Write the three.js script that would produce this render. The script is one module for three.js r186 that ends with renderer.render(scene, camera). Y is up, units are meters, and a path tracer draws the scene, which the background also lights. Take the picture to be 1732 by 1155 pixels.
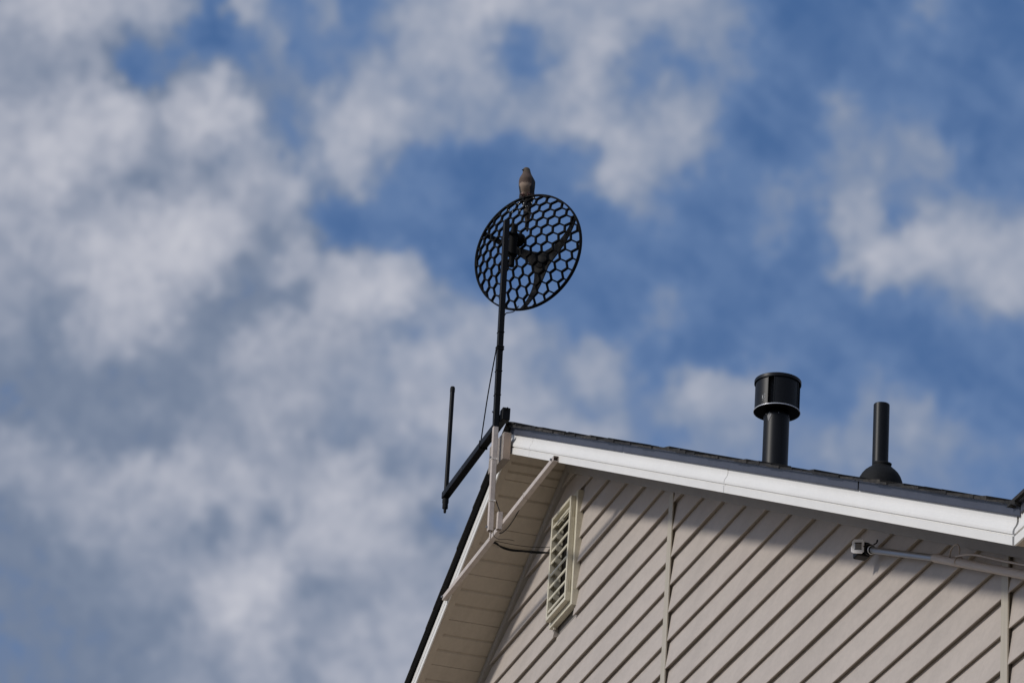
import * as THREE from 'three';
import { mergeGeometries } from 'three/addons/utils/BufferGeometryUtils.js';
import { RoundedBoxGeometry } from 'three/addons/geometries/RoundedBoxGeometry.js';
import { MarchingCubes } from 'three/addons/objects/MarchingCubes.js';
import { createNoise3D } from 'simplex-noise';

// ------------------------------------------------------------------ seeded randomness
function rng(seed) { let a = seed >>> 0; return () => { a = (a + 0x6D2B79F5) >>> 0; let t = a; t = Math.imul(t ^ (t >>> 15), t | 1); t ^= t + Math.imul(t ^ (t >>> 7), t | 61); return ((t ^ (t >>> 14)) >>> 0) / 4294967296; }; }
const rand = rng(20240611), noise3 = createNoise3D(rng(77)), noiseB = createNoise3D(rng(5));
const deg = Math.PI / 180;

// ------------------------------------------------------------------ camera (eye height on the ground, long lens, slightly rolled)
const scene = new THREE.Scene();
const camera = new THREE.PerspectiveCamera(9.3697, 1024 / 682, 0.5, 4000);
camera.rotation.set(24.83866 * deg, 75.30569 * deg, 3.88274 * deg, 'YXZ');
camera.position.set(17.41493, 1.58994, 4.90373);
camera.updateMatrixWorld();

// ------------------------------------------------------------------ sky: blue air with broken, soft cumulus
// Whiteness of the clouds over the part of the sky that the view looks at (0 = clear blue, 9 = brightest cloud),
// one row per 0.39 degrees of height from the top, one number per 0.39 degrees across.
const COVER = [
  [6.2, 7.2, 7.3, 6.5, 5.5, 6.5, 4, 1, 5, 3, 2.6, 4, 2, 3.2, 5.2, 5.3, 6.8, 7, 5.2, 4.8, 5.2, 5, 4.8, 5.4, 4.6, 4.2, 2.2, 0.2, 0.4, 0.6, 0.5, 0.4, 3.6, 2.4, 0.6, 0.3],
  [5, 5.5, 5, 4.8, 2.4, 3.5, 1, 0, 2, 4.2, 1.8, 2.6, 2.6, 3.6, 5.2, 6, 5.2, 2.8, 2.2, 3.8, 5.6, 6.4, 3.2, 3.2, 4, 4, 2.6, 0.8, 0.8, 0.5, 1.6, 1, 0.6, 1.8, 0.8, 0.4],
  [4.8, 4.2, 4.5, 5.2, 0.8, 1.6, 4, 5.5, 2.8, 3, 3.2, 2, 4.2, 4.8, 5, 5.2, 5, 4.4, 2, 4, 6.6, 4.8, 2.8, 2.8, 2.4, 3.8, 2.4, 1.4, 0.8, 0.8, 1.3, 1.6, 1, 0.6, 0.4, 1],
  [5.2, 6, 6.5, 7, 7.5, 4.5, 6.8, 7.8, 5.8, 3.2, 3.4, 4.8, 6.2, 5.8, 4.6, 4.2, 4.6, 4.3, 4, 4.6, 6, 4.8, 3.4, 4.8, 4.4, 3.2, 0.8, 0.6, 0.9, 3.8, 1.8, 1.6, 2.2, 0.8, 0.6, 1.2],
  [7, 7.5, 7.8, 8, 7.5, 5.5, 7.8, 8, 6.8, 3.8, 2.6, 5.8, 6.8, 6.5, 5, 4, 4, 4, 4.2, 5, 6.2, 5.6, 4.8, 5.2, 4.8, 2.4, 0.4, 0.3, 0.8, 3.8, 3.2, 3.2, 2.6, 1.6, 0.5, 0.8],
  [7.2, 8.2, 7.6, 6.5, 6.2, 4.4, 5, 4, 5, 5.2, 2.4, 5.8, 6.4, 3.6, 2, 1.2, 0.5, 0.8, 1.2, 1.6, 1.6, 6, 5.4, 4.8, 4.2, 2, 0.8, 0.8, 1.8, 3.4, 4, 3.8, 4.4, 3.6, 0.8, 2],
  [7, 8, 6.2, 5.2, 3.8, 4.4, 5.8, 5, 6.2, 6, 6.2, 2.6, 5.2, 2, 1.2, 1.8, 0.3, 0.6, 1, 1.5, 2.4, 5.4, 4.2, 3.4, 1.6, 1.8, 2.6, 3.6, 3, 4, 4.2, 3.2, 3, 2.8, 1.4, 2],
  [6, 6.5, 5.2, 6, 6.5, 7.5, 7.8, 7.8, 6.3, 5, 4.6, 1.2, 1, 1.8, 1.6, 1, 0.5, 0.5, 0.5, 0.5, 0.6, 1.4, 3.6, 2.6, 1, 0.8, 2.2, 3, 2.2, 4.6, 5.8, 1.8, 4.6, 5, 4.4, 3.6],
  [5.5, 6.2, 7.2, 7.6, 7.6, 8, 8.2, 7.8, 6.4, 3.2, 5.8, 1.6, 0.8, 2.6, 1.2, 0.6, 1.2, 0.6, 0.6, 0.6, 0.8, 1, 1, 1.8, 1.8, 1.4, 2.8, 3.2, 0.8, 3.6, 5.8, 6.2, 6.6, 6.4, 6.2, 6],
  [5.2, 4.8, 6, 8, 7.6, 8, 7.8, 6.4, 4, 4.6, 5.8, 6, 6.8, 7, 6.6, 2.4, 0.4, 0.5, 0.6, 0.8, 1, 1.8, 0.6, 0.6, 0.8, 2, 1, 0.5, 1.2, 4, 6.4, 6.2, 5.2, 5, 5.6, 5.8],
  [5, 4.4, 4.2, 7, 7.2, 7.2, 5.4, 3.8, 2.9, 3.2, 3.4, 6.8, 7.6, 7.6, 6.8, 3.8, 3.4, 1.8, 1.8, 1.6, 0.8, 0.8, 2, 3.2, 2.2, 1.2, 1.4, 0.6, 1.2, 2, 2.8, 2.6, 2.6, 3.4, 5, 5.6],
  [4.6, 3.6, 5.6, 6.6, 6.8, 6.2, 4.6, 3.4, 5, 5.8, 5.6, 6.2, 6.2, 4.2, 3.6, 4.6, 5.4, 5.4, 4.8, 3, 1.2, 1, 2.6, 3, 1.2, 0.8, 1.2, 1.6, 1, 0.8, 0.6, 0.6, 0.8, 2, 2.4, 2.4],
  [4, 3.6, 4.6, 5, 5, 4.2, 4, 4.2, 6, 6, 5, 5.4, 5.4, 4.6, 6.4, 6.2, 4.8, 5, 4.6, 3.6, 5, 4.4, 2.4, 1, 1.2, 1, 1.8, 2, 1.2, 0.8, 1.4, 1.6, 0.6, 0.8, 1.2, 1.8],
  [3.3, 3.2, 3.4, 3.3, 3.3, 3.4, 3.4, 4, 5.2, 5.4, 5.4, 4.8, 4.8, 4.6, 5.8, 5.6, 4.8, 5.6, 5, 3.6, 5, 4.8, 3, 3.6, 5.6, 4.8, 4.6, 3, 0.8, 1.6, 3, 3, 1.6, 0.8, 0.6, 1],
  [3.2, 3.4, 3.4, 3.8, 4, 3.8, 4, 4.4, 5.2, 6, 6, 4.2, 4.2, 5.4, 6, 6, 6.2, 6, 5.8, 5, 3.8, 4, 3, 4, 5, 4.6, 4.4, 2.4, 2.4, 1.6, 3.6, 4, 4.4, 2.6, 1.4, 1],
  [5, 4.4, 3.6, 3.6, 3.4, 3.6, 4.8, 4.8, 4.6, 5.6, 5, 4.2, 4.2, 4.8, 5.2, 5, 5.4, 5.6, 6, 5.5, 5.4, 4.6, 3, 2.6, 3.4, 3.8, 3.8, 3, 3.4, 4, 4, 4, 4, 3.6, 2.6, 2],
  [5.4, 5, 5, 5.4, 6.2, 6.6, 6.4, 6.4, 6.2, 5.6, 5.6, 6.4, 6.6, 4, 4.4, 4.6, 4.5, 5, 4.5, 4, 3.5, 3, 3.5, 4, 4, 3.5, 3, 2.5, 3, 3.5, 4, 3.5, 3, 3, 2.5, 2],
  [4.2, 5.2, 5.6, 5.8, 6, 6, 7, 6.6, 6.2, 5.8, 6.6, 7.2, 7.4, 6.8, 6, 4.6, 4, 5, 4.5, 4, 3.5, 3, 3.5, 4, 4, 3.5, 3, 2.5, 3, 3.5, 4, 3.5, 3, 3, 2.5, 2],
  [3, 4.2, 5.2, 5.4, 5.4, 5.2, 5, 3.8, 5.4, 4.2, 6.8, 7.4, 7.4, 6.8, 5.2, 2.4, 3.5, 5, 4.5, 4, 3.5, 3, 3.5, 4, 4, 3.5, 3, 2.5, 3, 3.5, 4, 3.5, 3, 3, 2.5, 2],
  [3.2, 3.4, 4, 4.4, 4.8, 5, 4.2, 5, 6.4, 6.6, 6.4, 7.2, 7, 6.4, 5.2, 4.6, 4.5, 5, 4.5, 4, 3.5, 3, 3.5, 4, 4, 3.5, 3, 2.5, 3, 3.5, 4, 3.5, 3, 3, 2.5, 2],
  [3, 3.2, 3.6, 3.8, 4.4, 4.6, 5, 7.2, 8.2, 7.8, 4.4, 4.4, 4.8, 5, 5.2, 5.2, 5, 5, 4.5, 4, 3.5, 3, 3.5, 4, 4, 3.5, 3, 2.5, 3, 3.5, 4, 3.5, 3, 3, 2.5, 2],
  [2.8, 3, 3.2, 3.8, 4, 4.2, 4.4, 7.2, 8.2, 6.8, 5, 4.8, 5, 5.8, 5.8, 5.6, 5, 5, 4.5, 4, 3.5, 3, 3.5, 4, 4, 3.5, 3, 2.5, 3, 3.5, 4, 3.5, 3, 3, 2.5, 2],
  [2.6, 3, 3.2, 3.4, 3.6, 3.8, 4.4, 5.4, 6.4, 6, 4.6, 5.2, 6, 6.6, 6.6, 6, 6, 5, 4.5, 4, 3.5, 3, 3.5, 4, 4, 3.5, 3, 2.5, 3, 3.5, 4, 3.5, 3, 3, 2.5, 2],
  [2.6, 3, 3.2, 3.4, 3.6, 4, 4.6, 4.8, 5.4, 5.6, 4.2, 5.8, 6.4, 6.2, 6, 6, 6, 5, 4.5, 4, 3.5, 3, 3.5, 4, 4, 3.5, 3, 2.5, 3, 3.5, 4, 3.5, 3, 3, 2.5, 2],
];
function makeSky() {
  const W = 4096, H = 2048, data = new Float32Array(W * H * 4);
  const F = new THREE.Vector3(0, 0, -1).applyQuaternion(camera.quaternion), R = new THREE.Vector3(1, 0, 0).applyQuaternion(camera.quaternion), U = new THREE.Vector3(0, 1, 0).applyQuaternion(camera.quaternion);
  const cell = 48 / 7047.6, cols = 36, rows = 24;
  const fold = (i, n) => { i = ((i % (2 * n)) + 2 * n) % (2 * n); return i < n ? i : 2 * n - 1 - i; }, at = (c, r) => COVER[fold(r, rows)][fold(c, cols)];
  const cub = (a, b, c, d, t) => b + 0.5 * t * (c - a + t * (2 * a - 5 * b + 4 * c - d + t * (3 * (b - c) + d - a)));
  const grid = (gx, gy) => { const c = Math.floor(gx), r = Math.floor(gy), tx = gx - c, ty = gy - r; const row = (k) => cub(at(c - 1, k), at(c, k), at(c + 1, k), at(c + 2, k), tx); return cub(row(r - 1), row(r), row(r + 1), row(r + 2), ty); };
  const fbm = (f, x, y, z, s, oct, gain) => { let v = 0, a = 1, n = 0; for (let i = 0; i < oct; i++) { v += a * f(x * s, y * s, z * s); n += a; a *= gain; s *= 2.03; } return v / n; };
  const whiteness = (x, y, z) => {
    const d = x * F.x + y * F.y + z * F.z;
    let inside = 0, w = 0;
    if (d > 0.9) {
      const tx = (x * R.x + y * R.y + z * R.z) / d, ty = (x * U.x + y * U.y + z * U.z) / d;
      let gx = tx / cell + cols / 2 - 0.5, gy = -ty / cell + rows / 2 - 0.47;
      const ox = Math.max(0, -0.5 - gx, gx - cols + 0.5), oy = Math.max(0, -0.5 - gy, gy - rows + 0.5);
      inside = Math.max(0, 1 - Math.hypot(ox, oy) / 9);
      if (inside > 0) {
        const veil = fbm(noise3, gx * 0.11 + gy * 0.1, gy * 0.42 - gx * 0.3, 4.2, 1, 4, 0.6);
        gx += 0.62 * fbm(noise3, x + 3, y, z, 115, 3, 0.7); gy += 0.62 * fbm(noise3, x, y + 7, z, 115, 3, 0.7);
        const rag = 1 - 2 * Math.abs(fbm(noiseB, x + 1, y, z, 130, 2, 0.6)), g0 = grid(gx, gy), body = Math.min(1, Math.max(0, g0 / 4));
        w = 1.06 * g0 - 0.22 + 0.32 * Math.sin((g0 - 4) * 1.25) + (0.4 + 0.95 * body) * (0.95 * fbm(noiseB, x, y + 2, z, 105, 3, 0.75) + 0.34 * (rag - 0.4)) + (1.5 - body) * 1.3 * Math.max(-0.1, veil);
      }
    }
    if (inside < 1) { const o = 4.1 + 6.5 * fbm(noise3, x, y, z, 9, 5, 0.55) + 1.2 * fbm(noiseB, x, y, z, 60, 3, 0.5); w = w * inside + o * (1 - inside); }
    return w;
  };
  const ramp = [[0, 0.06, 0.133, 0.306], [2, 0.116, 0.198, 0.378], [4, 0.212, 0.272, 0.398], [6, 0.33, 0.37, 0.468], [8, 0.468, 0.488, 0.564], [9.5, 0.56, 0.57, 0.63]];
  const bank = [[0, 0.11, 0.158, 0.265], [2, 0.14, 0.188, 0.288], [4, 0.2, 0.247, 0.345], [6, 0.31, 0.345, 0.435], [8, 0.468, 0.486, 0.56], [9.5, 0.56, 0.57, 0.63]]; // thick cloud, its shaded parts grey rather than blue
  const lum = [0, 0, 0];
  const sunward = new THREE.Vector3(0.169, 0.55, 1).normalize();
  const color = (w, el, grey, toward) => {
    w = Math.min(9.4, Math.max(0, w)); grey *= Math.min(1, Math.max(0, (w - 1.4) / 1.6));
    let i = 0; while (i < ramp.length - 2 && w > ramp[i + 1][0]) i++;
    const t = Math.min(1, (w - ramp[i][0]) / (ramp[i + 1][0] - ramp[i][0]));
    const lift = (1 - grey) * Math.max(0, 1 - w / 5) * (32 - Math.min(60, el)) / 30; // the air itself is paler towards the horizon
    for (let k = 0; k < 3; k++) { const a = ramp[i][k + 1] * (1 - t) + ramp[i + 1][k + 1] * t, b = bank[i][k + 1] * (1 - t) + bank[i + 1][k + 1] * t; lum[k] = a + (b - a) * grey; }
    const glow = 1 + 1.5 * Math.pow(Math.max(0, toward), 3); // thin cloud scatters more near the sun; added out of view to lift shade
    for (let k = 0; k < 3; k++) lum[k] *= glow;
    lum[0] *= 1 + 0.45 * lift; lum[1] *= 1 + 0.28 * lift; lum[2] *= 1 + 0.16 * lift;
    return lum;
  };
  // coarse pass for the whole sky, fine pass around the direction of view
  const put = (px, py) => {
    const lon = ((px + 0.5) / W - 0.5) * 2 * Math.PI, lat = ((py + 0.5) / H - 0.5) * Math.PI;
    const c = Math.cos(lat), x = c * Math.cos(lon), y = Math.sin(lat), z = c * Math.sin(lon);
    const d = x * F.x + y * F.y + z * F.z; let grey = 0.5;
    if (d > 0.9) { // the thick bank lies low and to the left
      const gx = (x * R.x + y * R.y + z * R.z) / d / cell, gy = (x * U.x + y * U.y + z * U.z) / d / cell;
      grey = Math.min(1, Math.max(0, 0.5 - (gx + 3.2) * 0.15 - (gy + 3) * 0.08 + 0.5 * fbm(noise3, x, y, z, 30, 3, 0.5)));
    }
    const s = color(whiteness(x, y, z), lat / deg, grey, x * sunward.x + y * sunward.y + z * sunward.z);
    return [s[0], s[1], s[2]];
  };
  const step = 8, cw = W / step, ch = H / step, coarse = new Float32Array((cw + 1) * (ch + 1) * 3);
  for (let j = 0; j <= ch; j++) for (let i = 0; i <= cw; i++) { const v = put((i % cw) * step, Math.max(j, ch / 2) * step); coarse.set(v, (j * (cw + 1) + i) * 3); }
  const az = Math.atan2(F.z, F.x) / (2 * Math.PI) + 0.5, el = Math.asin(F.y) / Math.PI + 0.5;
  const x0 = Math.round((az - 20 / 360) * W), x1 = Math.round((az + 20 / 360) * W), y0 = Math.round((el - 12 / 180) * H), y1 = Math.round((el + 12 / 180) * H);
  for (let j = 0; j < H; j++) for (let i = 0; i < W; i++) {
    const o = (j * W + i) * 4; data[o + 3] = 1;
    const ii = i < x0 - 0 && i + W <= x1 ? i + W : i;
    if (j >= y0 && j <= y1 && ii >= x0 && ii <= x1 && j > H / 2) { const v = put(i, j); data[o] = v[0]; data[o + 1] = v[1]; data[o + 2] = v[2]; continue; }
    const u = i / step, v = j / step, a = Math.floor(u), b = Math.floor(v), fx = u - a, fy = v - b;
    for (let k = 0; k < 3; k++) {
      const p = (q, r) => coarse[(r * (cw + 1) + q) * 3 + k];
      data[o + k] = (p(a, b) * (1 - fx) + p(a + 1, b) * fx) * (1 - fy) + (p(a, b + 1) * (1 - fx) + p(a + 1, b + 1) * fx) * fy;
    }
  }
  const t = new THREE.DataTexture(data, W, H, THREE.RGBAFormat, THREE.FloatType);
  t.mapping = THREE.EquirectangularReflectionMapping; t.magFilter = t.minFilter = THREE.LinearFilter; t.wrapS = THREE.RepeatWrapping; t.needsUpdate = true;
  return t;
}
const sky = makeSky();
scene.background = sky; scene.environment = sky;

// ------------------------------------------------------------------ sun, low on the viewer's left; its direction follows the eaves' shadow on the wall
const sun = new THREE.DirectionalLight(new THREE.Color().setRGB(1, 0.955, 0.89), 2.5);
const toSun = new THREE.Vector3(0.169, 0.55, 1).normalize();
sun.position.copy(toSun).multiplyScalar(60).add(new THREE.Vector3(0, 8, 0));
sun.target.position.set(0, 8, 0); sun.castShadow = true; sun.shadow.radius = 13;
sun.shadow.mapSize.set(4096, 4096);
Object.assign(sun.shadow.camera, { left: -14, right: 14, top: 12, bottom: -12, near: 1, far: 140 });
scene.add(sun, sun.target);

// ------------------------------------------------------------------ helpers
const taken = new Map();
function numbered(name) { const n = taken.get(name) || 0; taken.set(name, n + 1); return n ? `${name}_${String(n).padStart(3, '0')}` : name; }
function add(name, geo, mat, parent = scene) {
  const g = Array.isArray(geo) ? (geo.length > 1 ? mergeGeometries(geo.map((x) => (x.index ? x.toNonIndexed() : x))) : geo[0]) : geo;
  const m = new THREE.Mesh(g, mat); m.name = parent === scene ? numbered(name) : name; m.castShadow = m.receiveShadow = true; parent.add(m); return m;
}
function thing(name, label, category, pos = [0, 0, 0], group) {
  const o = new THREE.Group(); o.name = numbered(name); o.position.set(...pos); o.userData = { label, category };
  if (group) o.userData.group = group; scene.add(o); return o;
}
function tag(o, label, category, group) { o.userData.label = label; o.userData.category = category; if (group) o.userData.group = group; return o; }
function soup(tris, uvs) { const g = new THREE.BufferGeometry(); g.setAttribute('position', new THREE.Float32BufferAttribute(tris, 3)); g.setAttribute('uv', new THREE.Float32BufferAttribute(uvs || new Array(tris.length / 3 * 2).fill(0), 2)); g.computeVertexNormals(); return g; }
// a bar of the closed cross-section prof = [[y, z], ...] run along x through the stations xs; fn(i, y, z, k, x) gives each vertex
function run(prof, xs, fn) {
  const n = prof.length, pos = [], uv = [], len = [0];
  for (let i = 0; i < n; i++) { const a = prof[i], b = prof[(i + 1) % n]; len.push(len[i] + Math.hypot(a[0] - b[0], a[1] - b[1])); }
  const V = xs.map((x, k) => prof.map(([y, z], i) => fn(x, y, z, k, i)));
  const area = prof.reduce((s, p, i) => { const r = prof[(i + 1) % n]; return s + p[0] * r[1] - r[0] * p[1]; }, 0);
  const flip = (area > 0) !== (xs[xs.length - 1] > xs[0]);
  const tri = (a, b, c, ua, ub, uc) => { if (flip) { [b, c] = [c, b]; [ub, uc] = [uc, ub]; } pos.push(...a, ...b, ...c); uv.push(...ua, ...ub, ...uc); };
  for (let k = 0; k + 1 < xs.length; k++) for (let i = 0; i < n; i++) {
    const j = (i + 1) % n, a = V[k][i], b = V[k][j], c = V[k + 1][j], d = V[k + 1][i];
    const ua = [a[0], len[i]], ub = [b[0], len[i + 1]], uc = [c[0], len[i + 1]], ud = [d[0], len[i]];
    tri(a, b, c, ua, ub, uc); tri(a, c, d, ua, uc, ud);
  }
  const faces = THREE.ShapeUtils.triangulateShape(prof.map(([y, z]) => new THREE.Vector2(y, z)), []);
  for (const [e, w] of [[0, true], [xs.length - 1, false]]) for (const f of faces) {
    const [p, q, r] = w ? f : [f[0], f[2], f[1]];
    tri(V[e][p], V[e][q], V[e][r], [V[e][p][2], V[e][p][1]], [V[e][q][2], V[e][q][1]], [V[e][r][2], V[e][r][1]]);
  }
  return soup(pos, uv);
}
const SLOPE = 0.448, YR = 9.257;                                     // roof pitch; heights along the rake are YR + c - SLOPE * |x|
const rakeRun = (prof, x0, x1) => run(prof, [x0, x1], (x, c, z) => [x, YR + c - SLOPE * Math.abs(x), z]);
const flatRun = (prof, x0, x1) => run(prof, [x0, x1], (x, y, z) => [x, y, z]);
function bx(w, h, d, x = 0, y = 0, z = 0, r = 0) { const g = r ? new RoundedBoxGeometry(w, h, d, 2, r) : new THREE.BoxGeometry(w, h, d); g.translate(x, y, z); return g.index ? g.toNonIndexed() : g; }
function rod(a, b, r, r2 = r, seg = 20) { const A = new THREE.Vector3(...a), B = new THREE.Vector3(...b), d = B.clone().sub(A), g = new THREE.CylinderGeometry(r2, r, d.length(), seg); g.applyQuaternion(new THREE.Quaternion().setFromUnitVectors(new THREE.Vector3(0, 1, 0), d.clone().normalize())); g.translate(...A.add(B).multiplyScalar(0.5).toArray()); return g.toNonIndexed(); }
function wire(pts, r, seg = 40) { return new THREE.TubeGeometry(new THREE.CatmullRomCurve3(pts.map((p) => new THREE.Vector3(...p))), seg, r, 8).toNonIndexed(); }
function lathe(pts, seg = 48) { return new THREE.LatheGeometry(pts.map(([r, y]) => new THREE.Vector2(r, y)), seg); }
// square steel tube between two points on its axis, open at the ends, w across z' and h across the other axis
function tube(a, b, w, h, wall = 0.0022) {
  const A = new THREE.Vector3(...a), B = new THREE.Vector3(...b), L = A.distanceTo(B), s = new THREE.Shape(), rr = 0.003;
  const rect = (p, x, y, r) => { p.moveTo(-x + r, -y); p.lineTo(x - r, -y); p.quadraticCurveTo(x, -y, x, -y + r); p.lineTo(x, y - r); p.quadraticCurveTo(x, y, x - r, y); p.lineTo(-x + r, y); p.quadraticCurveTo(-x, y, -x, y - r); p.lineTo(-x, -y + r); p.quadraticCurveTo(-x, -y, -x + r, -y); };
  rect(s, w / 2, h / 2, rr); const hole = new THREE.Path(); rect(hole, w / 2 - wall, h / 2 - wall, rr / 2); s.holes.push(hole);
  const g = new THREE.ExtrudeGeometry(s, { depth: L, bevelEnabled: false, curveSegments: 3 });
  const zAxis = B.clone().sub(A).normalize(), up = Math.abs(zAxis.y) > 0.8 ? new THREE.Vector3(0, 0, 1) : new THREE.Vector3(0, 1, 0), xAxis = new THREE.Vector3().crossVectors(up, zAxis).normalize(), yAxis = new THREE.Vector3().crossVectors(zAxis, xAxis);
  g.applyMatrix4(new THREE.Matrix4().makeBasis(xAxis, yAxis, zAxis).setPosition(A)); return g;
}

// ------------------------------------------------------------------ materials
// mottled texture: values around white that multiply the base colour (blotches and fine grain of dirt and wear)
function mottle(size, metres, amount, scales, seed, streak = 1, specks = 0) {
  const nz = createNoise3D(rng(seed)), d = new Uint8Array(size * size * 4), r = rng(seed + 1);
  for (let j = 0; j < size; j++) for (let i = 0; i < size; i++) {
    const a = i / size * 2 * Math.PI, b = j / size * 2 * Math.PI; let v = 0;
    scales.forEach(([f, w], k) => { v += w * nz(Math.cos(a) * f / 6.283 + k * 9, Math.sin(a) * f / 6.283 + Math.cos(b) * f * streak / 6.283, Math.sin(b) * f * streak / 6.283 + k * 5); });
    if (specks && r() < specks) v -= 1.6;
    const c = Math.max(0, Math.min(255, 255 * (1 - amount + amount * v)));
    d.set([c, c, c, 255], (j * size + i) * 4);
  }
  const t = new THREE.DataTexture(d, size, size); t.wrapS = t.wrapT = THREE.RepeatWrapping; t.magFilter = THREE.LinearFilter; t.minFilter = THREE.LinearMipmapLinearFilter; t.generateMipmaps = true;
  t.colorSpace = THREE.SRGBColorSpace; t.repeat.set(1 / metres, 1 / metres); t.needsUpdate = true; return t;
}
const std = (rgb, rough, extra = {}) => new THREE.MeshStandardMaterial({ color: new THREE.Color().setRGB(...rgb), roughness: rough, metalness: 0, ...extra });
const phys = (rgb, rough, spec, extra = {}) => new THREE.MeshPhysicalMaterial({ color: new THREE.Color().setRGB(...rgb), roughness: rough, metalness: 0, specularIntensity: spec, ...extra });
const dirtMap = mottle(512, 2.7, 0.035, [[6, 0.6], [23, 0.5], [90, 0.5]], 11, 2.2, 0.0006);
const paintMap = mottle(512, 1.1, 0.06, [[4, 0.5], [15, 0.5], [70, 0.4]], 12, 1, 0.0006);
const trimMap = mottle(512, 3.1, 0.018, [[5, 0.6], [21, 0.4], [90, 0.4]], 21, 1.6, 0.0004);
const wearMap = mottle(512, 0.5, 0.3, [[5, 0.5], [19, 0.5], [80, 0.6]], 31, 1, 0.004);
const grainMap = mottle(512, 0.35, 0.3, [[9, 0.5], [30, 0.5], [110, 0.6]], 13, 1);
const groundMap = mottle(512, 9, 0.25, [[6, 0.5], [22, 0.5], [90, 0.5]], 14, 1, 0.01);
const M = {
  siding: [[0.43, 0.374, 0.327], [0.42, 0.366, 0.32], [0.437, 0.381, 0.333]].map((c) => std(c, 0.62, { map: dirtMap })),
  trim: std([0.43, 0.385, 0.31], 0.55, { map: dirtMap }),
  soffit: std([0.46, 0.395, 0.315], 0.6, { map: dirtMap }),
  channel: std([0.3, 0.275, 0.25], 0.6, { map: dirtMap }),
  fascia: std([0.705, 0.682, 0.64], 0.5, { map: trimMap }),
  drip: std([0.05, 0.052, 0.068], 0.42, { map: paintMap }),
  shingle: [[0.026, 0.023, 0.021], [0.045, 0.039, 0.032], [0.017, 0.016, 0.016], [0.062, 0.052, 0.041]].map((c) => std(c, 0.95, { map: grainMap })),
  dark: std([0.012, 0.012, 0.013], 0.8),
  vent: std([0.61, 0.56, 0.435], 0.5, { map: paintMap }),
  black: phys([0.0045, 0.0046, 0.0055], 0.5, 0.3, { map: paintMap }),
  plastic: phys([0.0034, 0.0032, 0.0033], 0.65, 0.14),
  feed: phys([0.0085, 0.008, 0.0078], 0.7, 0.3),
  gloss: phys([0.0045, 0.0046, 0.0055], 0.42, 0.45, { map: wearMap }),
  rubber: phys([0.009, 0.009, 0.0095], 0.75, 0.5, { map: wearMap }),
  tan: std([0.52, 0.45, 0.4], 0.6, { map: paintMap }),
  wood: std([0.5, 0.43, 0.37], 0.75, { map: grainMap }),
  steel: std([0.32, 0.33, 0.35], 0.38, { metalness: 0.85, map: paintMap }),
  bright: std([0.75, 0.75, 0.77], 0.35, { metalness: 0.5 }),
  plate: std([0.82, 0.82, 0.84], 0.4),
  tie: std([0.72, 0.68, 0.62], 0.6),
  sealant: std([0.14, 0.14, 0.145], 0.6),
  white: std([0.75, 0.75, 0.72], 0.8),
  cable: phys([0.006, 0.006, 0.006], 0.55, 0.4),
  ground: std([0.5, 0.43, 0.32], 0.95, { map: groundMap }),
  inner: std([0.2, 0.18, 0.16], 0.9),
};

// ------------------------------------------------------------------ ground
{
  const g = new THREE.CircleGeometry(1500, 96); g.rotateX(-Math.PI / 2);
  const uv = g.attributes.uv, p = g.attributes.position; for (let i = 0; i < p.count; i++) uv.setXY(i, p.getX(i), p.getZ(i));
  const m = add('ground', g, M.ground); m.userData = { kind: 'structure' };
}

// ------------------------------------------------------------------ the house
const XR = 6.26, XE = 11.5;                                         // where the gable's rakes end, how far the house goes on
const yEave = YR + 0.0915 - SLOPE * XR;                              // underside of the level eave
const house = thing('house', 'tan vinyl sided house gable with white rake boards and dark shingles', 'house');

const VENT = [-0.088, 0.214, 8.578, 9.09];
// body behind the siding (closed volume so that no light comes through)
const wall = add('wall', (() => {
  const s = new THREE.Shape(); s.moveTo(-XE, 0); s.lineTo(XE, 0); s.lineTo(XE, yEave - 0.01); s.lineTo(XR, yEave - 0.01); s.lineTo(0, YR + 0.08); s.lineTo(-XR, yEave - 0.01); s.lineTo(-XE, yEave - 0.01);
  const o = new THREE.Path(); o.moveTo(VENT[0], VENT[2]); o.lineTo(VENT[0], VENT[3]); o.lineTo(VENT[1], VENT[3]); o.lineTo(VENT[1], VENT[2]); o.closePath(); s.holes.push(o); // opening into the attic behind the vent
  const g = new THREE.ExtrudeGeometry(s, { depth: 8.5, bevelEnabled: false }); g.translate(0, 0, -8.506); return g;
})(), M.inner, house);

add('back_wall', bx(2 * XE, YR, 0.02, 0, YR / 2 - 0.3, -8.53), M.siding[0], house);
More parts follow.
